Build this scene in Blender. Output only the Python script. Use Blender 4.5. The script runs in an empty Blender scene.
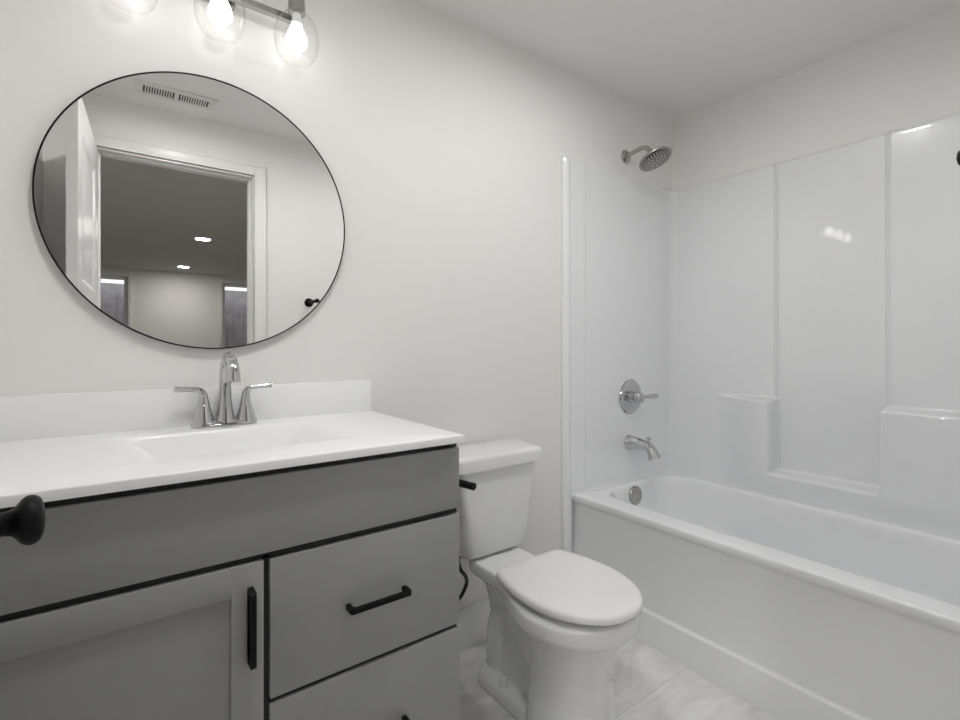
import bpy, bmesh, math, random
from mathutils import Vector, Matrix
PI = math.pi
SC = bpy.context.scene
COL = SC.collection

# ------------------------------------------------------------------ camera
CAM_Z = 1.1235
cam_data = bpy.data.cameras.new('camera')
cam = bpy.data.objects.new('camera', cam_data); COL.objects.link(cam)
cam.location = (0, 0, CAM_Z)
cam.rotation_euler = (PI/2, 0, -math.atan(362/490))
cam_data.sensor_width = 36; cam_data.lens = 36*490/960
cam_data.shift_y = -15/960
cam_data.clip_start = 0.02
SC.camera = cam

# ------------------------------------------------------------------ world, exposure
world = bpy.data.worlds.new('overcast sky'); SC.world = world
world.use_nodes = True
wb = world.node_tree.nodes['Background']
wb.inputs['Color'].default_value = (0.93, 0.96, 1.0, 1); wb.inputs['Strength'].default_value = 1.6
SC.view_settings.view_transform = 'Standard'; SC.view_settings.look = 'None'
SC.view_settings.gamma = 1; SC.view_settings.use_curve_mapping = False
SC.view_settings.exposure = 0.0
SC.cycles.max_bounces = 14; SC.cycles.diffuse_bounces = 7; SC.cycles.glossy_bounces = 7
SC.cycles.transparent_max_bounces = 12
SC.cycles.sample_clamp_indirect = 6.0
SC.cycles.use_denoising = True

P_VANITY = 5.4        # emission strength of the vanity bulbs
P_CEIL = 184.0         # emission strength of the bathroom ceiling light
P_BATH_FILL = 300.0      # emission strength of an unseen ceiling fill light added before the vanity
P_HALL = 165.0        # emission strength of the hall downlights
P_HALL_FILL = 400.0        # emission strength of the unseen fill downlights added by the doorway

# ------------------------------------------------------------------ materials
def mat(name, color, rough=0.5, metal=0.0, spec=0.5, coat=0.0, noise=0.0, nscale=20.0, bump=0.0, bscale=200.0, coat_rough=0.05):
    m = bpy.data.materials.new(name); m.use_nodes = True
    nt = m.node_tree; b = nt.nodes['Principled BSDF']
    b.inputs['Base Color'].default_value = (*color, 1)
    b.inputs['Roughness'].default_value = rough
    b.inputs['Metallic'].default_value = metal
    b.inputs['Specular IOR Level'].default_value = spec
    b.inputs['Coat Weight'].default_value = coat
    b.inputs['Coat Roughness'].default_value = coat_rough
    tc = nt.nodes.new('ShaderNodeTexCoord')
    if noise:
        n = nt.nodes.new('ShaderNodeTexNoise'); n.inputs['Scale'].default_value = nscale; n.inputs['Detail'].default_value = 4
        r = nt.nodes.new('ShaderNodeMix'); r.data_type = 'RGBA'
        r.inputs['A'].default_value = (*[c*(1-noise) for c in color], 1)
        r.inputs['B'].default_value = (*[min(1, c*(1+noise)) for c in color], 1)
        nt.links.new(tc.outputs['Object'], n.inputs['Vector']); nt.links.new(n.outputs['Fac'], r.inputs['Factor'])
        nt.links.new(r.outputs['Result'], b.inputs['Base Color'])
    if bump:
        n2 = nt.nodes.new('ShaderNodeTexNoise'); n2.inputs['Scale'].default_value = bscale; n2.inputs['Detail'].default_value = 2
        bp = nt.nodes.new('ShaderNodeBump'); bp.inputs['Strength'].default_value = bump; bp.inputs['Distance'].default_value = 0.002
        nt.links.new(tc.outputs['Object'], n2.inputs['Vector']); nt.links.new(n2.outputs['Fac'], bp.inputs['Height'])
        nt.links.new(bp.outputs['Normal'], b.inputs['Normal'])
    return m

def emit(name, color, strength):
    m = bpy.data.materials.new(name); m.use_nodes = True
    nt = m.node_tree; nt.nodes.remove(nt.nodes['Principled BSDF'])
    e = nt.nodes.new('ShaderNodeEmission'); e.inputs['Color'].default_value = (*color, 1); e.inputs['Strength'].default_value = strength
    nt.links.new(e.outputs[0], nt.nodes['Material Output'].inputs['Surface'])
    return m

def clear_glass(name, tint=(1, 1, 1), boost=1.0):
    m = bpy.data.materials.new(name); m.use_nodes = True
    nt = m.node_tree; nt.nodes.remove(nt.nodes['Principled BSDF'])
    t = nt.nodes.new('ShaderNodeBsdfTransparent'); t.inputs['Color'].default_value = (*tint, 1)
    g = nt.nodes.new('ShaderNodeBsdfGlossy'); g.inputs['Roughness'].default_value = 0.02
    f = nt.nodes.new('ShaderNodeLayerWeight'); f.inputs['Blend'].default_value = 0.5
    pw = nt.nodes.new('ShaderNodeMath'); pw.operation = 'POWER'; pw.inputs[1].default_value = 4.0
    mu = nt.nodes.new('ShaderNodeMath'); mu.operation = 'MULTIPLY_ADD'; mu.inputs[1].default_value = 0.45*boost; mu.inputs[2].default_value = 0.012*boost
    mx = nt.nodes.new('ShaderNodeMixShader')
    nt.links.new(f.outputs['Facing'], pw.inputs[0]); nt.links.new(pw.outputs[0], mu.inputs[0]); nt.links.new(mu.outputs[0], mx.inputs[0])
    nt.links.new(t.outputs[0], mx.inputs[1]); nt.links.new(g.outputs[0], mx.inputs[2])
    nt.links.new(mx.outputs[0], nt.nodes['Material Output'].inputs['Surface'])
    return m

M = {}
M['wall'] = mat('warm white wall paint', (0.83, 0.822, 0.806), 0.55, bump=0.06, bscale=350)
M['ceil'] = mat('flat ceiling paint', (0.84, 0.832, 0.818), 0.8, bump=0.05, bscale=300)
M['trim'] = mat('white trim paint', (0.80, 0.80, 0.785), 0.3)
M['doorpaint'] = mat('white door paint', (0.78, 0.78, 0.77), 0.28)
M['hallwall'] = mat('hall wall paint', (0.80, 0.79, 0.765), 0.6, bump=0.05, bscale=300)
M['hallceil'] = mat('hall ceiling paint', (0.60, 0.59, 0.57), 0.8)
M['carpet'] = mat('hall carpet', (0.30, 0.28, 0.26), 0.95, noise=0.2, nscale=150, bump=0.5, bscale=300)
M['acrylic'] = mat('glossy white acrylic', (0.825, 0.835, 0.85), 0.22, spec=0.25, coat=1.0, coat_rough=0.02, bump=0.35, bscale=5)
M['acrylic'].node_tree.nodes['Principled BSDF'].inputs['Coat IOR'].default_value = 1.65
M['ceramic'] = mat('white vitreous china', (0.795, 0.80, 0.807), 0.12, coat=0.5, coat_rough=0.03)
M['seat'] = mat('white seat plastic', (0.80, 0.80, 0.80), 0.16, coat=0.3)
M['counter'] = mat('white cultured marble', (0.885, 0.89, 0.90), 0.32, coat=0.12)
M['gray'] = mat('gray cabinet paint', (0.325, 0.328, 0.332), 0.42, noise=0.03, nscale=3)
M['reveal'] = mat('near-black gap backing', (0.010, 0.010, 0.011), 0.6)
M['black'] = mat('matte black metal', (0.004, 0.004, 0.0045), 0.45, spec=0.18)
M['hose'] = mat('black braided hose', (0.010, 0.010, 0.010), 0.5, bump=0.4, bscale=500)
M['chrome'] = mat('polished chrome', (0.58, 0.58, 0.59), 0.06, metal=1)
M['nickel'] = mat('brushed nickel', (0.44, 0.43, 0.415), 0.25, metal=1)
M['nozzle'] = mat('dark rubber nozzle', (0.03, 0.03, 0.03), 0.6)
M['mirror'] = mat('silvered mirror', (0.90, 0.90, 0.90), 0.0, metal=1)
M['glass'] = clear_glass('clear shade glass', (0.985, 0.985, 0.985), 1.0)
M['pane'] = clear_glass('window glass', (0.93, 0.95, 0.95), 1.0)
M['bulb'] = emit('glowing bulb', (1.0, 0.975, 0.94), P_VANITY)
M['led'] = emit('lit ceiling lens', (1.0, 0.99, 0.975), P_CEIL)
M['hall_led'] = emit('lit hall downlight lens', (1.0, 0.975, 0.94), P_HALL)
M['bath_fill_led'] = emit('added bathroom fill lens', (1.0, 0.99, 0.975), P_BATH_FILL)
M['hall_fill_led'] = emit('added hall fill lens', (1.0, 0.985, 0.965), P_HALL_FILL)
M['vent'] = mat('white vent enamel', (0.76, 0.75, 0.735), 0.35)
M['ventdark'] = mat('dark duct', (0.03, 0.03, 0.03), 0.8)
M['well'] = mat('weathered window well', (0.50, 0.46, 0.465), 0.8, noise=0.45, nscale=6)
M['socket_white'] = mat('white lamp base', (0.85, 0.85, 0.83), 0.4)

def tile_material():
    m = bpy.data.materials.new('gray marbled floor tile'); m.use_nodes = True
    nt = m.node_tree; b = nt.nodes['Principled BSDF']; L = nt.links
    tc = nt.nodes.new('ShaderNodeTexCoord')
    mp = nt.nodes.new('ShaderNodeMapping'); mp.inputs['Location'].default_value = (-1.29, -0.64, 0)
    L.new(tc.outputs['Object'], mp.inputs['Vector'])
    br = nt.nodes.new('ShaderNodeTexBrick'); br.offset = 0.5
    br.inputs['Scale'].default_value = 1; br.inputs['Brick Width'].default_value = 0.61; br.inputs['Row Height'].default_value = 0.305
    br.inputs['Mortar Size'].default_value = 0.0016; br.inputs['Mortar Smooth'].default_value = 0.3
    br.inputs['Color1'].default_value = (0.5, 0.5, 0.5, 1); br.inputs['Color2'].default_value = (0.62, 0.62, 0.62, 1)
    L.new(mp.outputs[0], br.inputs['Vector'])
    n = nt.nodes.new('ShaderNodeTexNoise'); n.inputs['Scale'].default_value = 2.6; n.inputs['Detail'].default_value = 7
    n.inputs['Roughness'].default_value = 0.62; n.inputs['Distortion'].default_value = 1.6
    st = nt.nodes.new('ShaderNodeMapping'); st.inputs['Rotation'].default_value = (0, 0, 0.5); st.inputs['Scale'].default_value = (1.0, 2.6, 1)
    L.new(tc.outputs['Object'], st.inputs['Vector']); L.new(st.outputs[0], n.inputs['Vector'])
    cr = nt.nodes.new('ShaderNodeValToRGB')
    cr.color_ramp.elements[0].position = 0.28; cr.color_ramp.elements[0].color = (0.56, 0.555, 0.545, 1)
    cr.color_ramp.elements[1].position = 0.66; cr.color_ramp.elements[1].color = (0.84, 0.84, 0.83, 1)
    L.new(n.outputs['Fac'], cr.inputs['Fac'])
    mx = nt.nodes.new('ShaderNodeMix'); mx.data_type = 'RGBA'
    mx.inputs['B'].default_value = (0.60, 0.59, 0.575, 1)
    L.new(br.outputs['Fac'], mx.inputs['Factor']); L.new(cr.outputs['Color'], mx.inputs['A'])
    L.new(mx.outputs['Result'], b.inputs['Base Color'])
    bp = nt.nodes.new('ShaderNodeBump'); bp.invert = True; bp.inputs['Strength'].default_value = 0.5; bp.inputs['Distance'].default_value = 0.002
    L.new(br.outputs['Fac'], bp.inputs['Height']); L.new(bp.outputs['Normal'], b.inputs['Normal'])
    b.inputs['Roughness'].default_value = 0.42
    return m
M['tile'] = tile_material()

def corrugated_material():
    m = M['well']; nt = m.node_tree
    w = nt.nodes.new('ShaderNodeTexWave'); w.inputs['Scale'].default_value = 3.0; w.bands_direction = 'X'
    w.inputs['Distortion'].default_value = 1.0
    tc = nt.nodes.new('ShaderNodeTexCoord'); nt.links.new(tc.outputs['Object'], w.inputs['Vector'])
    bp = nt.nodes.new('ShaderNodeBump'); bp.inputs['Distance'].default_value = 0.02
    nt.links.new(w.outputs['Fac'], bp.inputs['Height'])
    nt.links.new(bp.outputs['Normal'], nt.nodes['Principled BSDF'].inputs['Normal'])
corrugated_material()

# ------------------------------------------------------------------ mesh helpers
def add_box(bm, x0, x1, y0, y1, z0, z1, bevel=0.0, seg=2):
    vs = [bm.verts.new((x, y, z)) for x in (x0, x1) for y in (y0, y1) for z in (z0, z1)]
    f = [(0, 1, 3, 2), (4, 6, 7, 5), (0, 4, 5, 1), (2, 3, 7, 6), (0, 2, 6, 4), (1, 5, 7, 3)]
    fs = [bm.faces.new([vs[i] for i in q]) for q in f]
    if bevel > 0:
        es = list({e for q in fs for e in q.edges})
        bmesh.ops.bevel(bm, geom=es, offset=bevel, segments=seg, profile=0.5, affect='EDGES')
    return vs

def box_bm(*a, **k):
    bm = bmesh.new(); add_box(bm, *a, **k); return bm

def add_loft(bm, rings, cap0=True, cap1=True, closed=True):
    V = [[bm.verts.new(p) for p in r] for r in rings]
    n = len(V[0])
    for a, b in zip(V, V[1:]):
        for i in range(n if closed else n-1):
            j = (i+1) % n
            bm.faces.new((a[i], a[j], b[j], b[i]))
    if cap0: bm.faces.new(list(reversed(V[0])))
    if cap1: bm.faces.new(V[-1])
    return V

def frame_of(d):
    d = Vector(d).normalized()
    u = d.orthogonal().normalized() if abs(d.z) > 0.99 else d.cross(Vector((0, 0, 1))).normalized()
    v = d.cross(u).normalized()
    return d, u, v

def add_lathe(bm, origin, axis, prof, n=32):
    """prof: list of (radius, distance along axis)."""
    o = Vector(origin); d, u, v = frame_of(axis)
    rings = []
    for r, h in prof:
        r = max(r, 1e-4)
        rings.append([o + d*h + u*(r*math.cos(2*PI*i/n)) + v*(r*math.sin(2*PI*i/n)) for i in range(n)])
    add_loft(bm, rings)

def lathe_bm(*a, **k):
    bm = bmesh.new(); add_lathe(bm, *a, **k); return bm

def catmull(pts, k=8):
    P = [Vector(p) for p in pts]; P = [2*P[0]-P[1]] + P + [2*P[-1]-P[-2]]
    out = []
    for i in range(1, len(P)-2):
        for s in range(k):
            t = s/k
            a, b, c, d = P[i-1], P[i], P[i+1], P[i+2]
            out.append(0.5*((2*b) + (c-a)*t + (2*a-5*b+4*c-d)*t*t + (3*b-a-3*c+d)*t**3))
    out.append(P[-2]); return out

def add_tube(bm, path, radii, n=16, cap=True):
    P = [Vector(p) for p in path]
    if not isinstance(radii, (list, tuple)): radii = [radii]*len(P)
    rings = []; u = None
    for i, p in enumerate(P):
        d = (P[min(i+1, len(P)-1)] - P[max(i-1, 0)]).normalized()
        if u is None: _, u, _ = frame_of(d)
        u = (u - d*u.dot(d)).normalized(); v = d.cross(u)
        rings.append([p + u*(radii[i]*math.cos(2*PI*k/n)) + v*(radii[i]*math.sin(2*PI*k/n)) for k in range(n)])
    add_loft(bm, rings, cap, cap)

def tube_bm(*a, **k):
    bm = bmesh.new(); add_tube(bm, *a, **k); return bm

def lerp_list(vals, n):
    out = []
    for i in range(n):
        t = i/(n-1)*(len(vals)-1); k = min(int(t), len(vals)-2); f = t-k
        out.append(vals[k]*(1-f)+vals[k+1]*f)
    return out

def rrect(x0, x1, y0, y1, r, z, n=8):
    """rounded rectangle, counter-clockwise, 4*(n+1) points."""
    r = max(min(r, (x1-x0)/2-1e-4, (y1-y0)/2-1e-4), 1e-4)
    pts = []
    for cx, cy, a in ((x1-r, y1-r, 0), (x0+r, y1-r, PI/2), (x0+r, y0+r, PI), (x1-r, y0+r, 1.5*PI)):
        for i in range(n+1):
            t = a + PI/2*i/n
            pts.append((cx+r*math.cos(t), cy+r*math.sin(t), z))
    return pts

def sstep(e0, e1, x):
    if e0 == e1: return 0.0 if x < e0 else 1.0
    t = min(1, max(0, (x-e0)/(e1-e0))); return t*t*(3-2*t)

def finish(bm, sharp=40.0, smooth=True):
    bmesh.ops.recalc_face_normals(bm, faces=bm.faces)
    bm.normal_update()
    for f in bm.faces: f.smooth = smooth
    lim = math.radians(sharp)
    for e in bm.edges:
        if len(e.link_faces) == 2 and e.calc_face_angle(0) > lim: e.smooth = False

def world_origin(parent):
    o = Vector((0, 0, 0)); p = parent
    while p: o += p.location; p = p.parent
    return o

def obj(name, bm, material, parent=None, sharp=40.0, smooth=True, base=None, recalc=True):
    if recalc: finish(bm, sharp, smooth)
    if parent is None:
        if base is None:
            xs = [v.co for v in bm.verts]
            lo = Vector([min(c[i] for c in xs) for i in range(3)]); hi = Vector([max(c[i] for c in xs) for i in range(3)])
            base = ((lo.x+hi.x)/2, (lo.y+hi.y)/2, lo.z)
        off = Vector(base)
    else:
        off = world_origin(parent)
    me = bpy.data.meshes.new(name)
    bmesh.ops.translate(bm, verts=bm.verts, vec=-off)
    bm.to_mesh(me); bm.free(); me.materials.append(material)
    o = bpy.data.objects.new(name, me); COL.objects.link(o)
    if parent is None: o.location = off
    else: o.parent = parent
    return o

def thing(name, label, cat, loc, group=None):
    o = bpy.data.objects.new(name, None); COL.objects.link(o)
    o.location = loc; o.empty_display_size = 0.1
    o['label'] = label; o['category'] = cat
    if group: o['group'] = group
    return o

def tag(o, label, cat, group=None):
    o['label'] = label; o['category'] = cat
    if group: o['group'] = group
    return o

def struct(name, bm, material, **k):
    k.setdefault('base', (0, 0, 0))
    o = obj(name, bm, material, **k); o['kind'] = 'structure'; return o

def bake(o):
    bpy.context.view_layer.update()
    dg = bpy.context.evaluated_depsgraph_get()
    me = bpy.data.meshes.new_from_object(o.evaluated_get(dg))
    o.modifiers.clear(); o.data = me
    for p in me.polygons: p.use_smooth = True

# ------------------------------------------------------------------ room dimensions
WB = 1.50            # mirror wall
WR = 2.388           # wall behind the tub
WL = -0.275          # wall left of the vanity
WF = -0.016          # wall with the doorway
WT = 0.115           # its thickness
CH = 2.325           # ceiling height
DO0, DO1, DOH = -0.098, 0.625, 2.084   # doorway
HY = -6.515          # far wall of the room beyond the doorway
HX0, HX1 = -3.0, 4.2

# ------------------------------------------------------------------ structure
struct('floor', box_bm(WL-0.1, WR+0.1, WF-WT, WB+0.1, -0.06, 0), M['tile'])
struct('ceiling', box_bm(WL-0.1, WR+0.1, WF-WT/2, WB+0.1, CH, CH+0.08), M['ceil'])
struct('wall_back', box_bm(WL-0.1, WR+0.1, WB, WB+0.1, 0, CH), M['wall'])
struct('wall_right', box_bm(WR, WR+0.1, WF, WB, 0, CH), M['wall'])
struct('wall_left', box_bm(WL-0.1, WL, WF, WB, 0, CH), M['wall'])
bm = bmesh.new()
add_box(bm, WL-0.1, DO0, WF-WT, WF, 0, CH); add_box(bm, DO1, WR+0.1, WF-WT, WF, 0, CH); add_box(bm, DO0, DO1, WF-WT, WF, DOH, CH)
struct('wall_front', bm, M['wall'])
# room beyond the doorway
struct('floor_hall', box_bm(HX0-0.1, HX1+0.1, HY-0.1, WF-WT, -0.06, 0), M['carpet'])
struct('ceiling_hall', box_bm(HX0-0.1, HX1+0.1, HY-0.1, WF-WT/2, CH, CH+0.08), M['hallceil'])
struct('wall_hall_left', box_bm(HX0-0.1, HX0, HY, WF-WT, 0, CH), M['hallwall'])
struct('wall_hall_right', box_bm(HX1, HX1+0.1, HY, WF-WT, 0, CH), M['hallwall'])
bm = bmesh.new()
add_box(bm, HX0-0.1, WL-0.1, WF-WT, WF, 0, CH); add_box(bm, WR+0.1, HX1+0.1, WF-WT, WF, 0, CH)
struct('wall_hall_near', bm, M['hallwall'])
W1 = (-0.76, 0.128, 0.95, 2.20); W2 = (1.455, 2.34, 0.95, 2.20)
bm = bmesh.new()
add_box(bm, HX0-0.1, W1[0], HY-0.2, HY, 0, CH); add_box(bm, W1[1], W2[0], HY-0.2, HY, 0, CH); add_box(bm, W2[1], HX1+0.1, HY-0.2, HY, 0, CH)
for w in (W1, W2):
    add_box(bm, w[0], w[1], HY-0.2, HY, 0, w[2]); add_box(bm, w[0], w[1], HY-0.2, HY, w[3], CH)
struct('wall_hall_far', bm, M['hallwall'])

def window(name, w):
    x0, x1, z0, z1 = w
    bm = bmesh.new(); t = 0.05
    add_box(bm, x0, x0+t, HY-0.13, HY-0.07, z0, z1, 0.004); add_box(bm, x1-t, x1, HY-0.13, HY-0.07, z0, z1, 0.004)
    add_box(bm, x0+t, x1-t, HY-0.13, HY-0.07, z0, z0+t, 0.004); add_box(bm, x0+t, x1-t, HY-0.13, HY-0.07, z1-t, z1, 0.004)
    f = struct(name, bm, M['trim'])
    obj('pane', box_bm(x0+t, x1-t, HY-0.104, HY-0.098, z0+t, z1-t), M['pane'], f)
    bm = bmesh.new(); c = 0.062
    add_box(bm, x0-c, x0, HY, HY+0.016, z0-c, z1+c, 0.003); add_box(bm, x1, x1+c, HY, HY+0.016, z0-c, z1+c, 0.003)
    add_box(bm, x0, x1, HY, HY+0.016, z1, z1+c, 0.003); add_box(bm, x0, x1, HY, HY+0.016, z0-c, z0, 0.003)
    obj('casing', bm, M['trim'], f)
    # the well dug outside it
    bm = bmesh.new()
    add_box(bm, x0-0.25, x1+0.25, HY-1.15, HY-1.05, 0, 2.185); add_box(bm, x0-0.3, x0-0.2, HY-1.15, HY-0.21, 0, 2.185)
    add_box(bm, x1+0.2, x1+0.3, HY-1.15, HY-0.21, 0, 2.185); add_box(bm, x0-0.2, x1+0.2, HY-1.05, HY-0.21, 0.4, 0.5)
    return bm
struct('trim_1', window('window_1', W1), M['well']); struct('trim_2', window('window_2', W2), M['well'])

# door lining, stop and casing
bm = bmesh.new(); j = 0.018
add_box(bm, DO0, DO0+j, WF-WT, WF, 0, DOH); add_box(bm, DO1-j, DO1, WF-WT, WF, 0, DOH); add_box(bm, DO0+j, DO1-j, WF-WT, WF, DOH-j, DOH)
s = 0.011
add_box(bm, DO0+j, DO0+j+s, WF-WT+0.03, WF-0.037, 0, DOH-j, 0.002); add_box(bm, DO1-j-s, DO1-j, WF-WT+0.03, WF-0.037, 0, DOH-j, 0.002)
add_box(bm, DO0+j+s, DO1-j-s, WF-WT+0.03, WF-0.037, DOH-j-s, DOH-j, 0.002)
struct('trim_3', bm, M['trim'])
bm = bmesh.new(); c = 0.062
for (a0, a1, t) in ((0.0, c, 0.012), (c-0.013, c, 0.0145), (0.0, 0.007, 0.0135)):
    add_box(bm, DO1-0.008+a0, DO1-0.008+a1, WF, WF+t, 0, DOH-0.008+a1, 0.002)
    add_box(bm, DO0+0.008-a1, DO0+0.008-a0, WF, WF+t, 0, DOH-0.008+a1, 0.002)
    add_box(bm, DO0+0.008-a0, DO1-0.008+a0, WF, WF+t, DOH-0.008+a0, DOH-0.008+a1, 0.002)
struct('trim_4', bm, M['trim'])
# baseboards
struct('baseboard_back', box_bm(0.658, 1.545, WB-0.014, WB, 0, 0.15, 0.003), M['trim'])
struct('baseboard_front', box_bm(DO1+0.055, 1.56, WF, WF+0.014, 0, 0.13, 0.003), M['trim'])
struct('baseboard_left', box_bm(WL, WL+0.014, WF+0.02, 0.94, 0, 0.13, 0.003), M['trim'])

# the open door: hinged at the left jamb, seen in the mirror, with its knob in the lower left
def door():
    hx, hy = -0.078, WF+0.004
    ang = math.atan2(-0.117-hx, 0.69-hy)      # swing past square
    Wd, T, H0, H1 = 0.684, 0.035, 0.012, DOH-0.022
    R = Matrix.Translation((hx, hy, 0)) @ Matrix.Rotation(-ang, 4, 'Z')
    # door space: face towards +x at x=0, thickness to -T, width along +y
    bm = bmesh.new()
    st = 0.112
    rails = [(H0, 0.24), (1.25, 1.365), (H1-0.13, H1)]
    add_box(bm, -T, 0, 0, st, H0, H1, 0.0015); add_box(bm, -T, 0, Wd-st, Wd, H0, H1, 0.0015)
    for a, b in rails: add_box(bm, -T, 0, st, Wd-st, a, b)
    for a, b in ((0.24, 1.25), (1.365, H1-0.13)):
        for s_ in (0, 1):
            xs = (0.0, -0.009) if s_ == 0 else (-T, -T+0.009)
            # sloped moulding then flat panel
            rings = []
            for m_, x in ((0, xs[0]), (0.022, xs[1]), (0.05, xs[1]), (0.066, xs[1]+(0.005 if s_ == 0 else -0.005))):
                rings.append([(x, st+m_, a+m_), (x, Wd-st-m_, a+m_), (x, Wd-st-m_, b-m_), (x, st+m_, b-m_)])
            add_loft(bm, rings, cap0=False)
    bm.transform(R)
    d = obj('door_1', bm, M['doorpaint'], base=(0, 0, 0), recalc=True, sharp=20); d['kind'] = 'structure'
    ky, kz = Wd-0.062, 0.9618
    for sgn, x0 in ((1, 0.0), (-1, -T)):
        bm = bmesh.new()
        prof = [(0.0, 0), (0.031, 0), (0.032, 0.004), (0.029, 0.009), (0.017, 0.012), (0.0115, 0.016), (0.0106, 0.024), (0.0108, 0.031),
                (0.0122, 0.0352), (0.0152, 0.0380), (0.0192, 0.0408), (0.0217, 0.0438), (0.0226, 0.0470), (0.0220, 0.0508), (0.0192, 0.0543), (0.014, 0.0565), (0.007, 0.0576), (0, 0.0578)]
        add_lathe(bm, (x0, ky, kz), (sgn, 0, 0), prof, 40)
        bm.transform(R)
        k = obj('door_knob', bm, M['black'], d); k['label'] = 'matte black round door knob'
    for hz in (0.22, 1.05, 1.82):
        bm = bmesh.new(); add_lathe(bm, (-0.006, -0.006, hz), (0, 0, 1), [(0.006, 0), (0.006, 0.09)], 14)
        bm.transform(R); obj('hinge', bm, M['black'], d)
door()

# ------------------------------------------------------------------ tub and shower unit
TX = 1.594; RIM = 0.473; ST = 1.94
UY0, UY1 = WF+0.004, WB-0.001
tub = thing('tub_shower_unit', 'one-piece glossy white bathtub with moulded shower wall surround', 'bathtub', (1.99, 0.74, 0))

def tub_basin():
    bm = bmesh.new(); N = 10
    ox0, ox1, oy0, oy1 = TX, 2.376, UY0+0.004, UY1-0.006
    ix0, ix1, iy0, iy1 = 1.708, 2.238, 0.10, 1.425
    rings = []
    # outer drop edge
    for d, z in ((0.004, RIM-0.03), (0.0, RIM-0.022), (0.0, RIM-0.006), (0.0012, RIM-0.0025), (0.0035, RIM-0.0006), (0.007, RIM)):
        rings.append(rrect(ox0+d, ox1, oy0, oy1, 0.008, z, N))
    rings.append(rrect(ix0-0.03, ix1+0.03, iy0-0.03, iy1+0.03, 0.16, RIM-0.001, N))
    for d, z in ((0.016, RIM-0.001), (0.009, RIM-0.003), (0.004, RIM-0.0075), (0.0, RIM-0.015), (-0.003, RIM-0.03)):
        rings.append(rrect(ix0-d, ix1+d, iy0-d, iy1+d, 0.14, z, N))
    for i, z in enumerate((0.42, 0.36, 0.30, 0.24, 0.19)):
        d = 0.008+0.012*i
        rings.append(rrect(ix0+d, ix1-d, iy0+d*3.0, iy1-d*0.75, 0.14, z, N))
    for d, z in ((0.075, 0.155), (0.10, 0.13), (0.13, 0.118), (0.20, 0.112)):
        rings.append(rrect(ix0+d, ix1-d, iy0+d*2.4+0.05, iy1-d*1.0, 0.12, z, N))
    V = add_loft(bm, rings, cap0=False)
    return obj('bathtub', bm, M['acrylic'], tub, sharp=60)
tub_basin()

def apron():
    prof = [(TX+0.004, RIM-0.028), (TX+0.011, RIM-0.035), (TX+0.014, RIM-0.045), (TX+0.014, 0.20), (TX+0.0142, 0.132), (TX+0.0135, 0.1265), (TX+0.0115, 0.1232),
            (TX+0.0035, 0.1212), (TX+0.0010, 0.1195), (TX, 0.116), (TX, 0.0)]
    bm = bmesh.new(); ys = (UY0+0.004, UY1-0.006)
    rings = []
    for y in (ys[0], 0.4, 0.8, 1.2, ys[1]): rings.append([(x, y, z) for x, z in prof] + [(TX+0.05, y, 0.0), (TX+0.05, y, RIM-0.028)])
    add_loft(bm, rings)
    obj('apron', bm, M['acrylic'], tub, sharp=60)
apron()

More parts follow.
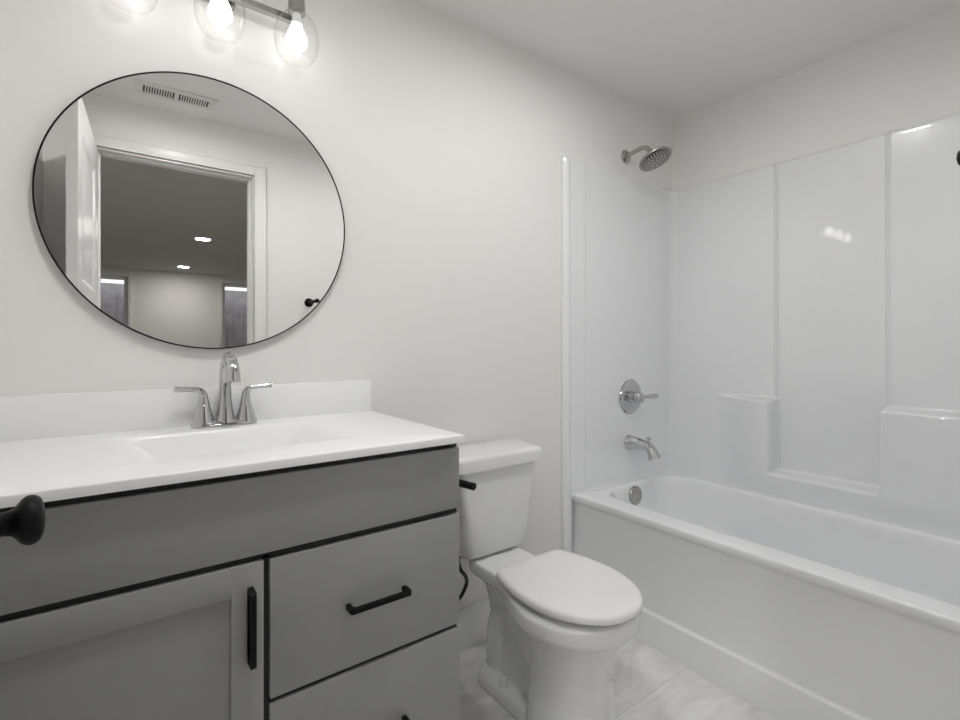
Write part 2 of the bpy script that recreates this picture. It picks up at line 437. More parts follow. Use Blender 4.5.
def surround():
    BX, AY, CY = 2.372, 1.489, UY0+0.008        # finished faces: back, plumbing end, near end
    r = 0.035
    path = []                                   # (x, y, nx, ny, tag)
    def rng(a, b, n): return [a+(b-a)*i/(n-1) for i in range(n)]
    xsA = [1.545, 1.546, 1.549, 1.556, 1.564, 1.572, 1.580, 1.584, 1.587, 1.590, 1.594, 1.60] + rng(1.61, 1.68, 4) + rng(1.684, 1.704, 7) + rng(1.72, BX-r, 14)
    path += [(1.545, UY1, -1, 0, 'e'), (1.545, 1.495, -1, 0, 'e')]
    for x in xsA: path.append((x, AY, 0, -1, 'A'))
    for i in range(1, 10):
        t = PI/2*i/10
        path.append((BX-r+r*math.sin(t), AY-r+r*math.cos(t), -math.sin(t), -math.cos(t), 'c'))
    yB = rng(AY-r, 1.27, 5) + rng(1.25, 1.03, 14) + rng(1.015, 0.955, 22) + rng(0.94, 0.62, 14) + rng(0.61, 0.565, 18) + rng(0.55, CY+r, 12)
    for y in yB: path.append((BX, y, -1, 0, 'B'))
    for i in range(1, 10):
        t = PI/2*i/10
        path.append((BX-r+r*math.cos(t), CY+r-r*math.sin(t), -math.cos(t), math.sin(t), 'c'))
    for x in reversed(xsA): path.append((x, CY, 0, 1, 'A'))
    path += [(1.545, UY0, -1, 0, 'e')]
    zs = [0.455] + rng(0.465, 0.54, 5) + rng(0.552, 0.60, 16) + rng(0.62, 0.85, 9) + rng(0.862, 0.905, 18) + rng(0.92, 1.88, 22) + rng(1.90, ST-0.008, 4) + [ST-0.004, ST-0.001, ST]
    def off(x, y, tagk, z):
        p = 0.0
        if tagk == 'A':
            p = 0.012*sstep(1.545, 1.562, x)*(1-sstep(1.578, 1.590, x))          # bead down the front edge
            p += 0.0030*sstep(1.587, 1.597, x)*(1-sstep(1.678, 1.700, x))          # flat band beside it
            p -= 0.0
        if tagk == 'B':
            # shelf blocks low on the wall
            taper = 0.092*(1-sstep(0.972, 1.265, y)) if y > 0.972 else 0.092
            side = max(sstep(0.962, 0.977, y), 1-sstep(0.581, 0.595, y))
            top = 1-sstep(0.872, 0.892, z); sill = 1-sstep(0.557, 0.577, z)
            mask = max(side*top, sill)
            p += taper*mask*(1-0.20*(1-sstep(0.45, 0.56, z)))
            # seams between the three tall panels; middle panel set back
            mid = sstep(0.580, 0.594, y)*(1-sstep(0.965, 0.979, y))
            q = -0.007*mid
            for ys_ in (0.979, 0.5805): q += 0.006*math.exp(-((y-ys_)/0.0055)**2)
            p += q*(1-mask)
        top_r = sstep(ST-0.006, ST, z)
        return p - 0.004*top_r
    bm = bmesh.new()
    G = []
    for z in zs:
        row = []
        for (x, y, nx, ny, k) in path:
            o_ = off(x, y, k, z)
            row.append(bm.verts.new((x+nx*o_, y+ny*o_, z)))
        G.append(row)
    # return of the top edge to the wall
    row = []
    for (x, y, nx, ny, k) in path: row.append(bm.verts.new((min(x-nx*0.014, WR-0.0015) if nx else x, (y-ny*0.0095), ST+0.0005)))
    G.append(row)
    for a, b in zip(G, G[1:]):
        for i in range(len(a)-1): bm.faces.new((a[i], a[i+1], b[i+1], b[i]))
    # front edges return to the wall
    o = obj('wall_surround', bm, M['acrylic'], tub, sharp=75)
    # front flanges running down to the floor beside the apron
    for y0, y1 in ((1.477, UY1), (UY0, UY0+0.02)):
        bm = bmesh.new()
        add_box(bm, 1.545, 1.592, y0, y1, 0.0, 0.462, 0.006, 3)
        obj('flange', bm, M['acrylic'], tub)
surround()
bm = bmesh.new()
add_lathe(bm, (1.952, 1.4165, 0.418), (0, -1, 0.06), [(0, -0.004), (0.044, -0.004), (0.044, 0.004), (0.041, 0.008), (0.034, 0.0085), (0.031, 0.0068), (0.012, 0.0068), (0.010, 0.009), (0, 0.0095)], 36)
o = obj('overflow_plate', bm, M['nickel'], tub); o['label'] = 'round metal overflow plate'
bm = lathe_bm((1.96, 1.18, 0.1125), (0, 0, 1), [(0, 0), (0.034, 0), (0.034, 0.003), (0.028, 0.004), (0.02, 0.002), (0.012, 0.002), (0.010, 0.012), (0, 0.013)], 28)
o = obj('drain_stopper', bm, M['nickel'], tub); o['label'] = 'round metal drain stopper'

# ------------------------------------------------------------------ shower fittings
sx = 1.99
sh = thing('wall_shower', 'round brushed metal shower head on a bent arm high above the tub', 'shower head', (sx, WB, 2.04))
obj('escutcheon', lathe_bm((sx, WB, 2.04), (0, -1, 0), [(0, 0), (0.033, 0), (0.033, 0.003), (0.027, 0.009), (0.016, 0.013), (0.0115, 0.014), (0, 0.014)], 32), M['nickel'], sh)
arm = catmull([(sx, WB-0.003, 2.04), (sx, 1.455, 2.048), (sx, 1.415, 2.053), (sx, 1.385, 2.047), (sx, 1.366, 2.030), (sx, 1.356, 2.014)], 8)
obj('shower_arm', tube_bm(arm, 0.0105, 18), M['nickel'], sh)
hd = Vector((sx+0.003, 1.338, 1.981)); hn = Vector((0.03, -0.44, -0.90)).normalized()
hb = hd - hn*0.040
obj('swivel_joint', lathe_bm(hb, hn, [(0, -0.004), (0.010, -0.003), (0.016, 0.004), (0.017, 0.012), (0.013, 0.018), (0.020, 0.024), (0.028, 0.028)], 28), M['nickel'], sh)
obj('shower_head', lathe_bm(hd, hn, [(0, -0.014), (0.028, -0.014), (0.058, -0.011), (0.073, -0.006), (0.077, 0.0), (0.076, 0.005), (0.072, 0.006), (0.069, 0.004), (0, 0.004)], 56), M['nickel'], sh)
bm = bmesh.new(); d_, u_, v_ = frame_of(hn)
for ring, cnt in ((0, 1), (0.013, 6), (0.026, 12), (0.039, 18), (0.051, 24), (0.062, 28)):
    for k in range(cnt):
        t = 2*PI*k/cnt + ring*30
        c_ = hd + d_*0.0035 + u_*(ring*math.cos(t)) + v_*(ring*math.sin(t))
        add_lathe(bm, c_, hn, [(0.0030, 0), (0.0025, 0.0025), (0, 0.003)], 6)
o = obj('nozzle_field', bm, M['nozzle'], sh); o['kind'] = 'stuff'

vz = 0.872; vy = 1.489-0.0015
va = thing('shower_valve', 'round chrome shower valve plate with one lever handle above the tub spout', 'shower valve', (2.009, vy, vz))
obj('valve_plate', lathe_bm((2.009, vy, vz), (0, -1, 0), [(0, 0), (0.083, 0), (0.084, 0.004), (0.080, 0.009), (0.070, 0.011), (0.040, 0.013), (0, 0.013)], 56), M['chrome'], va)
obj('valve_hub', lathe_bm((2.009, vy-0.012, vz), (0, -1, 0), [(0, 0), (0.030, 0), (0.029, 0.006), (0.024, 0.010), (0.024, 0.026), (0.027, 0.029), (0.027, 0.047), (0.023, 0.055), (0.012, 0.060), (0, 0.061)], 36), M['chrome'], va)
hub = Vector((2.012, vy-0.048, vz))
lv = [hub, hub+Vector((0.03, -0.004, 0.0)), hub+Vector((0.06, -0.008, 0.0)), hub+Vector((0.118, -0.014, 0.001)), hub+Vector((0.127, -0.015, 0.001))]
obj('valve_lever', tube_bm(lv, [0.010, 0.0092, 0.0090, 0.0130, 0.010], 16), M['chrome'], va)

spz = 0.652
sp = thing('tub_spout', 'chrome tub spout with diverter knob low on the shower wall', 'spout', (2.0, vy, spz))
spath = catmull([(2.0, vy, spz), (2.0, vy-0.03, spz+0.001), (2.0, vy-0.075, spz+0.001), (2.0, vy-0.112, spz-0.008), (2.0, vy-0.132, spz-0.030), (2.0, vy-0.143, spz-0.058)], 6)
srad = lerp_list([0.036, 0.030, 0.0245, 0.0235, 0.0255, 0.0300], len(spath))
obj('spout_body', tube_bm(spath, srad, 28), M['chrome'], sp)
obj('diverter_knob', lathe_bm((2.0, vy-0.108, spz+0.012), (0, -0.15, 1), [(0, 0), (0.0055, 0), (0.005, 0.014), (0.006, 0.016), (0.0115, 0.019), (0.0118, 0.024), (0.009, 0.027), (0, 0.028)], 22), M['chrome'], sp)

# ------------------------------------------------------------------ vanity
VX0, VX1 = -0.262, 0.657; VF = 0.9708; CT = 0.912
van = thing('vanity_cabinet', 'gray shaker vanity cabinet with black pulls under the white countertop', 'cabinet', (0.2, 1.23, 0))
bm = bmesh.new()
add_box(bm, VX1-0.018, VX1, VF+0.021, WB-0.002, 0.0, 0.893); add_box(bm, VX0, VX0+0.018, VF+0.021, WB-0.002, 0, 0.893)
add_box(bm, VX0+0.018, VX1-0.018, WB-0.012, WB-0.002, 0.09, 0.893); add_box(bm, VX0+0.018, VX1-0.018, VF+0.03, WB-0.012, 0.09, 0.108)
add_box(bm, VX0+0.018, VX1-0.018, VF+0.075, VF+0.09, 0.0, 0.09)
obj('carcass', bm, M['gray'], van)
bm = bmesh.new()
add_box(bm, VX0+0.003, VX1-0.003, VF+0.0215, VF+0.031, 0.09, 0.893)
for z0, z1 in ((0.7240, 0.7350), (0.8800, 0.893)): add_box(bm, VX0+0.004, VX1-0.004, VF+0.008, VF+0.022, z0, z1)  # near-black strips set into the gaps to darken them
add_box(bm, 0.2295, VX1-0.004, VF+0.007, VF+0.022, 0.4508, 0.4592); add_box(bm, 0.2295, VX1-0.004, VF+0.007, VF+0.022, 0.1440, 0.1515)
add_box(bm, 0.2184, 0.2281, VF+0.008, VF+0.022, 0.10, 0.735)
o = obj('face_frame', bm, M['reveal'], van); o['label'] = 'near-black backing and strips darkening the gaps between the cabinet fronts'
fy0, fy1 = VF, VF+0.02
obj('false_front', box_bm(VX0+0.002, VX1-0.001, fy0, fy1, 0.7355, 0.8795, 0.0022), M['gray'], van)

def shaker_door():
    x0, x1, z0, z1 = VX0+0.002, 0.2180, 0.115, 0.7235; w = 0.055
    bm = bmesh.new()
    add_box(bm, x0, x0+w, fy0, fy1, z0, z1, 0.0018); add_box(bm, x1-w, x1, fy0, fy1, z0, z1, 0.0018)
    add_box(bm, x0+w-0.001, x1-w+0.001, fy0, fy1, z0, z0+w, 0.0012); add_box(bm, x0+w-0.001, x1-w+0.001, fy0, fy1, z1-w, z1, 0.0012)
    add_box(bm, x0+w-0.002, x1-w+0.002, fy0+0.008, fy1-0.002, z0+w-0.002, z1-w+0.002)
    return obj('door', bm, M['gray'], van)
dr = shaker_door()

def pull(a, b, parent, name):
    """square bar pull between the two posts a and b on the front face"""
    a = Vector(a); b = Vector(b); ax = (b-a).normalized(); out = Vector((0, -1, 0)); side = ax.cross(out)
    L = (b-a).length; w = 0.0048; d = 0.031
    outline = [(-w, 0), (w*1.0, 0), (w*1.0, d-2*w-0.004), (w+0.004, d-2*w), (L-w-0.004, d-2*w), (L-w, d-2*w-0.004), (L-w, 0), (L+w, 0),
               (L+w, d-0.004), (L+w-0.004, d), (-w+0.004, d), (-w, d-0.004)]
    bm = bmesh.new()
    rings = [[a+ax*p+out*q+side*s_ for p, q in outline] for s_ in (-w, w)]
    add_loft(bm, rings)
    bmesh.ops.triangulate(bm, faces=[f for f in bm.faces if len(f.verts) > 4])
    o = obj(name, bm, M['black'], parent, sharp=25); o['label'] = 'matte black bar pull'
pull((0.1945, fy0, 0.676), (0.1945, fy0, 0.549), dr, 'pull_handle')
for z0, z1, pz in ((0.4595, 0.7215, 0.587), (0.152, 0.4505, 0.300)):
    d = obj('drawer', box_bm(0.2285, VX1-0.0005, fy0, fy1, z0, z1, 0.0022), M['gray'], van)
    pull((0.380, fy0, pz), (0.508, fy0, pz), d, 'pull_handle')
obj('bottom_rail', box_bm(0.2285, VX1-0.0005, fy0, fy1, 0.092, 0.1435, 0.0022), M['gray'], van)

# countertop with moulded basin
top = thing('countertop', 'white vanity countertop with moulded rectangular basin and backsplash', 'countertop', (0.2, 1.22, 0.894))
def counter():
    bm = bmesh.new(); N = 6
    x0, x1, y0, y1 = VX0-0.008, VX1, 0.9508, WB-0.0015
    bx0, bx1, by0, by1 = 0.006, 0.428, 1.085, 1.377
    R = [rrect(x0+0.02, x1-0.02, y0+0.02, y1-0.02, 0.004, 0.8945, N), rrect(x0, x1, y0, y1, 0.004, 0.8945, N),
         rrect(x0, x1, y0, y1, 0.004, CT-0.003, N), rrect(x0+0.001, x1-0.001, y0+0.001, y1, 0.004, CT-0.0008, N), rrect(x0+0.003, x1-0.003, y0+0.003, y1, 0.004, CT, N)]
    for d, z in ((0.020, CT), (0.010, CT-0.0012), (0.0, CT-0.0045)):
        R.append(rrect(bx0-d*1.4, bx1+d*1.4, by0-d*0.6, by1+d*0.25, 0.012, z, N))
    for k, (d, z) in enumerate(((0.010, 0.9015), (0.044, 0.870), (0.068, 0.845), (0.080, 0.832), (0.092, 0.822), (0.115, 0.817), (0.14, 0.816))):
        R.append(rrect(bx0+d*1.0, bx1-d*1.0, by0+d*0.6, by1-d*0.24, 0.014, z, N))
    add_loft(bm, R, cap0=False)
    obj('basin_slab', bm, M['counter'], top, sharp=50)
    obj('backsplash', box_bm(x0, x1, WB-0.021, WB-0.0012, CT-0.001, 1.0105, 0.0025), M['counter'], top)
    obj('drain', lathe_bm((0.218, 1.25, 0.8162), (0, 0, 1), [(0, 0), (0.022, 0), (0.022, 0.002), (0.015, 0.003), (0.012, 0.001), (0, 0.001)], 24), M['chrome'], top)
counter()

# faucet
FX, FY = 0.2270, 1.438
fa = thing('faucet', 'chrome two-handle bathroom faucet with arched spout behind the basin', 'faucet', (FX, FY, CT))
bm = bmesh.new()
rings = []
for d, z in ((0, CT+0.0006), (0, CT+0.008), (0.002, CT+0.012), (0.006, CT+0.0145), (0.012, CT+0.0155)):
    rings.append(rrect(FX-0.0785+d, FX+0.0785-d, FY-0.026+d, FY+0.026-d, 0.026, z, 10))
add_loft(bm, rings)
obj('base_plate', bm, M['chrome'], fa)
sp_pts = [(FX, FY, CT+0.010), (FX, FY, CT+0.03), (FX, FY, CT+0.07), (FX, FY-0.002, CT+0.115), (FX, FY-0.010, CT+0.150), (FX, FY-0.030, CT+0.171), (FX, FY-0.060, CT+0.178), (FX, FY-0.087, CT+0.167), (FX, FY-0.102, CT+0.145), (FX, FY-0.108, CT+0.120)]
pp = catmull(sp_pts, 6); rr = lerp_list([0.0260, 0.0215, 0.0160, 0.0142, 0.0140, 0.0142, 0.0150, 0.0160, 0.0172, 0.0182], len(pp))
obj('spout', tube_bm(pp, rr, 24), M['chrome'], fa)
for sg in (-1, 1):
    hx = FX+sg*0.0495
    bm = bmesh.new()
    hp = catmull([(hx, FY, CT+0.010), (hx, FY, CT+0.022), (hx, FY, CT+0.05), (hx, FY, CT+0.074), (hx+sg*0.003, FY, CT+0.088), (hx+sg*0.013, FY-0.001, CT+0.0965), (hx+sg*0.030, FY-0.003, CT+0.0985), (hx+sg*0.060, FY-0.006, CT+0.1005), (hx+sg*0.065, FY-0.0065, CT+0.101)], 5)
    hr = lerp_list([0.0270, 0.0235, 0.0160, 0.0110, 0.0092, 0.0075, 0.0062, 0.0074, 0.0066], len(hp))
    add_tube(bm, hp, hr, 20)
    obj('handle', bm, M['chrome'], fa)

# ------------------------------------------------------------------ round mirror
MC = Vector((0.2075, WB, 1.4757)); MR = 0.3630
mi = thing('wall_mirror', 'large round wall mirror with a thin black frame above the vanity', 'mirror', (MC.x, WB, MC.z-MR))
obj('mirror_glass', lathe_bm((MC.x, WB-0.006, MC.z), (0, -1, 0), [(0, 0), (MR-0.0029, 0), (MR-0.0029, 0.012), (0, 0.012)], 128), M['mirror'], mi)
bm = bmesh.new(); rings = []
for k in range(128):
    t = 2*PI*k/128; c, s = math.cos(t), math.sin(t)
    rings.append([(MC.x+r*c, WB-y, MC.z+r*s) for r, y in ((MR-0.0034, 0.001), (MR, 0.001), (MR, 0.019), (MR-0.0008, 0.0197), (MR-0.0034, 0.0197), (MR-0.0034, 0.016))])
V = add_loft(bm, rings, False, False)
for i in range(6): bm.faces.new((V[-1][i], V[-1][(i+1) % 6], V[0][(i+1) % 6], V[0][i]))
o = obj('frame', bm, M['black'], mi); o['label'] = 'thin black metal frame'

# ------------------------------------------------------------------ vanity light
LY = 1.42
vl = thing('vanity_light', 'three-light vanity bar with clear round glass shades above the mirror', 'light', (0.208, WB, 2.06))
obj('back_plate', box_bm(0.165, 0.259, WB-0.022, WB-0.001, 2.045, 2.15, 0.004), M['nickel'], vl)
obj('bar', box_bm(0.208-0.212, 0.208+0.212, 1.452, 1.470, 2.053, 2.071, 0.0015), M['nickel'], vl)
obj('bar_mount', box_bm(0.193, 0.223, 1.470, WB-0.022, 2.054, 2.070, 0.0015), M['nickel'], vl)
for k in range(3):
    lx = 0.0211+0.1922*k
    obj('arm', box_bm(lx-0.007, lx+0.007, LY, 1.453, 2.0545, 2.0695, 0.0015), M['nickel'], vl)
    s_ = obj('socket', lathe_bm((lx, LY, 2.1370), (0, 0, -1), [(0, 0), (0.012, 0), (0.016, 0.003), (0.020, 0.008), (0.0215, 0.04), (0.0235, 0.062), (0.0235, 0.077), (0.0215, 0.079), (0, 0.079)], 32), M['nickel'], vl)
    # clear blown shade, widest above its middle, open at the bottom
    pr = catmull([(0.0225, 0, 2.056), (0.036, 0, 2.049), (0.0525, 0, 2.026), (0.0600, 0, 1.997), (0.0590, 0, 1.968), (0.0520, 0, 1.943), (0.0430, 0, 1.930), (0.0415, 0, 1.926)], 5)
    outer = [(p.x, p.z) for p in pr]
    prof = outer + [(r_-0.0020, z_) for r_, z_ in reversed(outer)]
    bm = bmesh.new(); rings = []
    for r_, z_ in prof: rings.append([(lx+r_*math.cos(2*PI*i/48), LY+r_*math.sin(2*PI*i/48), z_) for i in range(48)])
    add_loft(bm, rings, False, False)
    g = obj('glass_shade', bm, M['glass'], vl, sharp=70); g['label'] = 'clear glass shade open at the bottom'
    obj('lamp_base', lathe_bm((lx, LY, 2.0570), (0, 0, -1), [(0, 0), (0.0125, 0), (0.0125, 0.014), (0.016, 0.030), (0, 0.032)], 24), M['socket_white'], vl)
    b = obj('bulb', lathe_bm((lx, LY, 2.0172), (0, 0, -1), [(0, 0), (0.0165, 0), (0.021, 0.009), (0.0250, 0.019), (0.0283, 0.030), (0.0286, 0.037), (0.0262, 0.047), (0.020, 0.0555), (0.011, 0.0605), (0, 0.062)], 32), M['bulb'], vl)
    b['label'] = 'glowing white bulb'

# ------------------------------------------------------------------ toilet
TC = 1.048
wc = thing('toilet', 'white two-piece toilet with its lid closed between vanity and tub', 'toilet', (TC, 1.15, 0))
def bowl_outline(hw, yf, dhw, yb, z, n=64, yc=0.975):
    """half width runs from the front tip yf, widest at yc, to the narrower deck at the back yb"""
    b = yc-yf
    pts = []
    half = []
    for i in range(25):                        # front quarter
        t = PI/2*i/24
        half.append((hw*math.sin(t)**0.92, yc-b*math.cos(t)))
    for i in range(1, 13):
        y = yc+(1.24-yc)*i/12
        half.append((hw+(dhw-hw)*sstep(0, 1, i/12), y))
    rr_ = 0.045
    for i in range(1, 4): half.append((dhw, 1.24+(max(yb-rr_, 1.243)-1.24)*i/3))
    for i in range(1, 6):
        t = PI/2*i/6
        half.append((dhw-min(rr_, dhw-0.004)*(1-math.cos(t)), max(yb-rr_, 1.243)+rr_*math.sin(t)))
    half.append((0, max(yb-rr_, 1.243)+rr_))
    right = [(TC+w, y, z) for w, y in half]
    left = [(TC-w, y, z) for w, y in half[1:-1]][::-1]
    return right+left
def toilet():
    bm = bmesh.new()
    levels = [(0.180, 0.098, 0.862, 0.040, 1.26), (0.240, 0.104, 0.850, 0.044, 1.32), (0.290, 0.113, 0.838, 0.050, 1.33), (0.320, 0.127, 0.826, 0.058, 1.34), (0.338, 0.144, 0.812, 0.070, 1.355), (0.350, 0.161, 0.798, 0.082, 1.365),
              (0.358, 0.173, 0.787, 0.093, 1.37), (0.366, 0.178, 0.787, 0.098, 1.373), (0.374, 0.1795, 0.786, 0.100, 1.375), (0.392, 0.1795, 0.786, 0.101, 1.375), (0.400, 0.1785, 0.787, 0.100, 1.374), (0.4065, 0.175, 0.786, 0.097, 1.371), (0.4085, 0.169, 0.792, 0.091, 1.365)]
    add_loft(bm, [bowl_outline(hw, yf, dhw, yb, z) for z, hw, yf, dhw, yb in levels])
    # front column
    rings = []
    for z, rx, ry, cy in ((0.0, 0.128, 0.138, 0.978), (0.012, 0.128, 0.138, 0.978), (0.06, 0.121, 0.132, 0.978), (0.14, 0.114, 0.126, 0.980), (0.22, 0.110, 0.124, 0.982), (0.30, 0.111, 0.126, 0.982), (0.345, 0.118, 0.130, 0.982)):
        rings.append([(TC+rx*math.cos(2*PI*i/48), cy+ry*math.sin(2*PI*i/48), z) for i in range(48)])
    add_loft(bm, rings)
    # trapway behind the column
    add_loft(bm, [rrect(TC-w, TC+w, 0.98, yb, 0.03, z, 6) for z, w, yb in ((0.0, 0.060, 1.335), (0.05, 0.042, 1.325), (0.12, 0.034, 1.31), (0.22, 0.034, 1.33), (0.30, 0.042, 1.35), (0.37, 0.055, 1.36))])
    tp = catmull([(TC, 1.02, 0.20), (TC, 1.10, 0.17), (TC, 1.17, 0.22), (TC, 1.235, 0.25), (TC, 1.285, 0.19), (TC, 1.295, 0.10), (TC, 1.29, 0.02)], 6)
    add_tube(bm, tp, 0.052, 20)
    # foot
    add_loft(bm, [rrect(TC-w, TC+w, 0.93, yb, r_, z, 8) for z, w, yb, r_ in ((0.0, 0.090, 1.352, 0.06), (0.018, 0.090, 1.352, 0.06), (0.036, 0.086, 1.346, 0.055), (0.046, 0.076, 1.335, 0.045))])
    o = obj('bowl', bm, M['ceramic'], wc)
    r = o.modifiers.new('r', 'REMESH'); r.mode = 'VOXEL'; r.voxel_size = 0.0052; r.use_smooth_shade = True
    s = o.modifiers.new('s', 'SMOOTH'); s.factor = 0.5; s.iterations = 7
    bake(o)
    # tank
    def plan(hb, hf, yf, yb, z, rf=0.03, rb=0.012):
        P = [(TC+hb, yb), (TC-hb, yb), (TC-hf, yf), (TC+hf, yf)]; out = []
        for i, (px, py) in enumerate(P):
            r_ = rb if i < 2 else rf
            a = Vector(P[i-1]); b = Vector((px, py)); c = Vector(P[(i+1) % 4])
            d0 = (a-b).normalized(); d1 = (c-b).normalized()
            half = math.acos(max(-1, min(1, d0.dot(d1))))/2
            tl = r_/math.tan(half); p0 = b+d0*tl; p1 = b+d1*tl
            for k in range(9):
                t = k/8; q = p0*(1-t)**2+b*2*t*(1-t)+p1*t*t
                out.append((q.x, q.y, z))
        return out
    bm = bmesh.new()
    R = []
    for z, hb, hf, yf in ((0.4088, 0.130, 0.095, 1.345), (0.4165, 0.130, 0.095, 1.345), (0.4166, 0.152, 0.121, 1.310), (0.424, 0.160, 0.127, 1.304), (0.50, 0.174, 0.139, 1.301), (0.60, 0.187, 0.152, 1.299), (0.709, 0.199, 0.164, 1.297)):
        R.append(plan(hb, hf, yf, 1.478, z))
    add_loft(bm, R)
    obj('tank', bm, M['ceramic'], wc, sharp=50)
    bm = bmesh.new(); R = []
    for z, d in ((0.7095, 0.006), (0.712, 0.0), (0.743, 0.0), (0.750, 0.002), (0.7545, 0.006), (0.7572, 0.013), (0.7585, 0.03)):
        R.append(plan(0.228-d, 0.190-d, 1.281+d, 1.481-d*0.4, z, 0.035, 0.015))
    add_loft(bm, R)
    obj('tank_lid', bm, M['ceramic'], wc, sharp=50)
    # seat ring (mostly hidden) and lid
    def lid_outline(hw, yf, yb, hb, z):
        yc = 0.985; half = []
        for i in range(25):
            t = PI/2*i/24; half.append((hw*math.sin(t)**0.93, yc-(yc-yf)*math.cos(t)))
        for i in range(1, 11):
            t = i/10; half.append((hw+(hb+0.012-hw)*t**1.9, yc+(yb-0.03-yc)*t))
        for i in range(1, 6):
            t = PI/2*i/5; half.append((hb+0.012-0.028+0.028*math.cos(t), yb-0.03+0.03*math.sin(t)))
        half.append((0, yb+0.002))
        return [(TC+w, y, z) for w, y in half] + [(TC-w, y, z) for w, y in half[1:-1]][::-1]
    bm = bmesh.new(); R = []
    for z, d in ((0.4080, 0.004), (0.4105, 0.0), (0.4195, 0.0), (0.4220, 0.004)): R.append(lid_outline(0.150-d, 0.810+d, 1.150-d, 0.122-d, z))
    add_loft(bm, R)
    obj('seat', bm, M['seat'], wc)
    bm = bmesh.new(); R = []
    for z, d in ((0.4250, 0.007), (0.4253, 0.004), (0.4270, 0.0008), (0.4305, 0.0), (0.4385, 0.0008), (0.4435, 0.0035), (0.4470, 0.0085), (0.4490, 0.017), (0.4497, 0.03), (0.4501, 0.06)):
        R.append(lid_outline(0.1690-d, 0.771+d, 1.166-d, 0.132-d, z))
    add_loft(bm, R)
    obj('seat_lid', bm, M['seat'], wc, sharp=60)
    for sg in (-1, 1):
        obj('hinge', box_bm(TC+sg*0.075-0.018, TC+sg*0.075+0.018, 1.156, 1.186, 0.4075, 0.4265, 0.006, 3), M['seat'], wc)
        obj('bolt_cap', lathe_bm((TC+sg*0.064, 1.205, 0.038), (0, 0, 1), [(0, 0), (0.0150, 0), (0.0145, 0.022), (0.0125, 0.032), (0.007, 0.039), (0, 0.041)], 20), M['seat'], wc)
    bm = bmesh.new()
    add_lathe(bm, (TC-0.187, 1.375, 0.690), (-1, -0.16, 0), [(0, 0), (0.014, 0), (0.014, 0.010), (0.010, 0.014), (0, 0.0145)], 20)
    q = [(TC-0.197, 1.372, 0.690), (TC-0.206, 1.355, 0.693), (TC-0.2055, 1.31, 0.695), (TC-0.192, 1.25, 0.695), (TC-0.180, 1.205, 0.694)]
    qq = catmull(q, 5)
    add_tube(bm, qq, lerp_list([0.008, 0.009, 0.0105, 0.0115, 0.0115], len(qq)), 18)
    o = obj('flush_lever', bm, M['black'], wc); o['label'] = 'matte black flush lever'
toilet()

# supply hose and stop valve between toilet and vanity
ws = thing('water_supply_line', 'black flexible supply hose under the toilet tank beside the vanity', 'supply hose', (0.95, 1.45, 0.16))
hp = catmull([(0.950, 1.412, 0.4050), (0.950, 1.412, 0.37), (0.966, 1.42, 0.335), (0.994, 1.43, 0.300), (1.006, 1.445, 0.262), (0.985, 1.452, 0.222), (0.945, 1.455, 0.205), (0.905, 1.455, 0.195)], 7)
obj('hose', tube_bm(hp, 0.0068, 12), M['hose'], ws)
obj('coupling_nut', lathe_bm((0.950, 1.412, 0.4080), (0, 0, -1), [(0, 0), (0.016, 0), (0.016, 0.016), (0.011, 0.020), (0, 0.021)], 6), M['black'], ws)
bm = bmesh.new(); add_lathe(bm, (0.895, WB-0.0005, 0.193), (0, -1, 0), [(0, 0), (0.026, 0), (0.024, 0.006), (0.010, 0.008), (0.010, 0.03), (0.013, 0.032), (0.013, 0.055), (0.018, 0.058), (0.018, 0.07), (0, 0.071)], 20)
obj('stop_valve', bm, M['chrome'], ws)

# ------------------------------------------------------------------ ceiling fixtures, black towel arm
for lx, ly, lens, lr, lab in ((1.255, 0.737, 'led', 0.060, 'round lit ceiling light between the toilet and the tub'), (0.26, 0.61, 'bath_fill_led', 0.047, 'added unseen round ceiling fill light in front of the vanity')):  # the one before the vanity is added, unseen, to brighten that side
    cl = thing('ceiling_light', lab, 'light', (lx, ly, CH-0.012), 'bathroom ceiling lights')
    bm = bmesh.new(); prof = [(lr+0.001, 0.0003), (lr+0.038, 0.0003), (lr+0.038, 0.004), (lr+0.034, 0.010), (lr+0.007, 0.012), (lr+0.001, 0.008)]
    V = add_loft(bm, [[(lx+r_*math.cos(2*PI*i/48), ly+r_*math.sin(2*PI*i/48), CH-h) for i in range(48)] for r_, h in prof], False, False)
    for i in range(48): bm.faces.new((V[-1][i], V[-1][(i+1) % 48], V[0][(i+1) % 48], V[0][i]))
    obj('trim_ring', bm, M['trim'], cl)
    obj('lens', lathe_bm((lx, ly, CH-0.0005), (0, 0, -1), [(0, 0), (lr, 0), (lr, 0.007), (0, 0.0075)], 40), M[lens], cl)

vx0, vx1, vy0, vy1 = 0.057, 0.397, 0.128, 0.268
ve = thing('ceiling_vent', 'white slotted ceiling vent above the doorway', 'vent', ((vx0+vx1)/2, (vy0+vy1)/2, CH-0.01))
obj('backing', box_bm(vx0+0.03, vx1-0.03, vy0+0.03, vy1-0.03, CH-0.002, CH-0.0004), M['ventdark'], ve)
bm = bmesh.new(); w = 0.032
add_box(bm, vx0, vx1, vy0, vy0+w, CH-0.008, CH-0.0004, 0.002); add_box(bm, vx0, vx1, vy1-w, vy1, CH-0.008, CH-0.0004, 0.002)
add_box(bm, vx0, vx0+0.036, vy0+w, vy1-w, CH-0.008, CH-0.0004); add_box(bm, vx1-0.036, vx1, vy0+w, vy1-w, CH-0.008, CH-0.0004)
mx_ = (vx0+vx1)/2; add_box(bm, mx_-0.009, mx_+0.009, vy0+w, vy1-w, CH-0.008, CH-0.0004)
obj('frame', bm, M['vent'], ve)
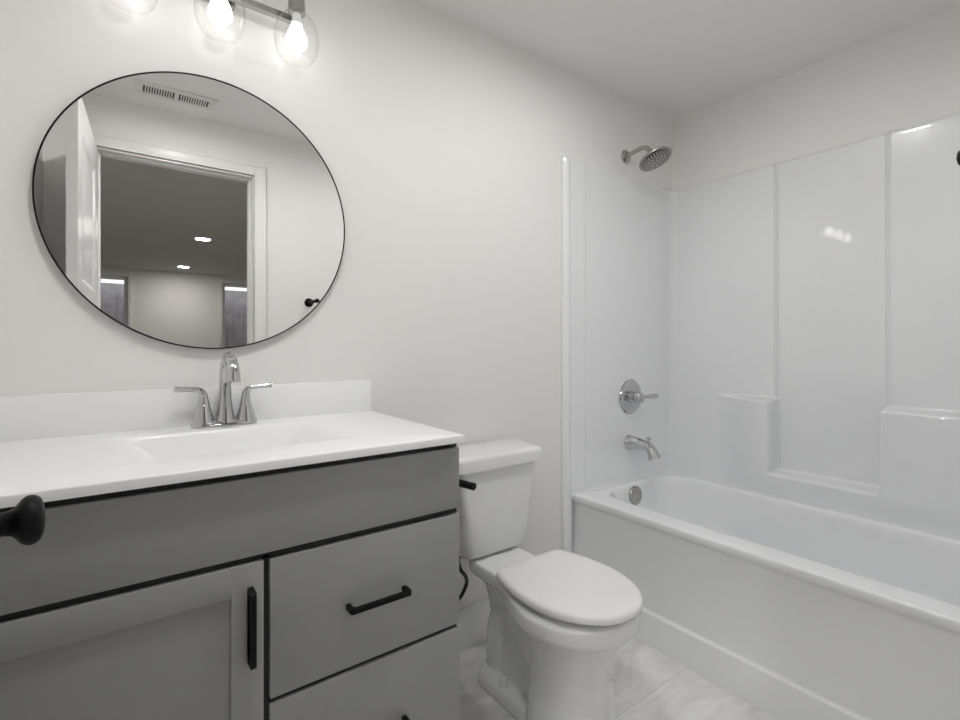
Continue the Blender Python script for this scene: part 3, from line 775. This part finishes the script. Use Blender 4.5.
for a, b in ((vx0+0.036, mx_-0.009), (mx_+0.009, vx1-0.036)):
    for k in range(1, 12):
        x = a+(b-a)*k/12
        obj('slat', box_bm(x-0.0024, x+0.0024, vy0+w, vy1-w, CH-0.0075, CH-0.002), M['vent'], ve)

hx, hz = 0.922, 1.378
tb = thing('towel_hook', 'black towel arm with round plate on the wall beside the doorway', 'towel hook', (hx, WF, hz))
obj('wall_plate', lathe_bm((hx, WF+0.0005, hz), (0, 1, 0), [(0, 0), (0.026, 0), (0.026, 0.005), (0.023, 0.009), (0.012, 0.010), (0, 0.010)], 32), M['black'], tb)
obj('arm', lathe_bm((hx, WF+0.009, hz), (0, 1, 0), [(0, 0), (0.0098, 0), (0.0098, 0.142), (0, 0.142)], 20), M['black'], tb)
obj('end_knob', lathe_bm((hx, WF+0.145, hz), (0, 1, 0), [(0, 0), (0.0095, 0.001), (0.0122, 0.005), (0.0130, 0.011), (0.0122, 0.017), (0.0085, 0.021), (0, 0.023)], 24), M['black'], tb)

# downlights of the room beyond; those by the doorway are unseen, added as fill
for k, (x, y, lab) in enumerate(((0.774, -3.365, 'larger of two lit downlights on the hall ceiling in the mirror'), (0.808, -5.79, 'smaller lit hall downlight in the mirror, nearer the windows'),
                                 (-1.05, -1.15, 'added unseen hall fill downlight outside the doorway, behind the open door'), (1.95, -1.15, 'added unseen hall fill downlight outside the doorway, beyond its latch side'))):
    dl = thing('recessed_downlight', lab, 'light', (x, y, CH-0.008), 'hall ceiling downlights')
    bm = bmesh.new(); prof = [(0.074, 0.0003), (0.095, 0.0003), (0.095, 0.004), (0.075, 0.007)]
    V = add_loft(bm, [[(x+r_*math.cos(2*PI*i/40), y+r_*math.sin(2*PI*i/40), CH-h) for i in range(40)] for r_, h in prof], False, False)
    for i in range(40): bm.faces.new((V[-1][i], V[-1][(i+1) % 40], V[0][(i+1) % 40], V[0][i]))
    obj('trim_ring', bm, M['trim'], dl)
    obj('lens', lathe_bm((x, y, CH-0.0005), (0, 0, -1), [(0, 0), (0.073, 0), (0.073, 0.004), (0, 0.0045)], 36), M['hall_led' if k < 2 else 'hall_fill_led'], dl)
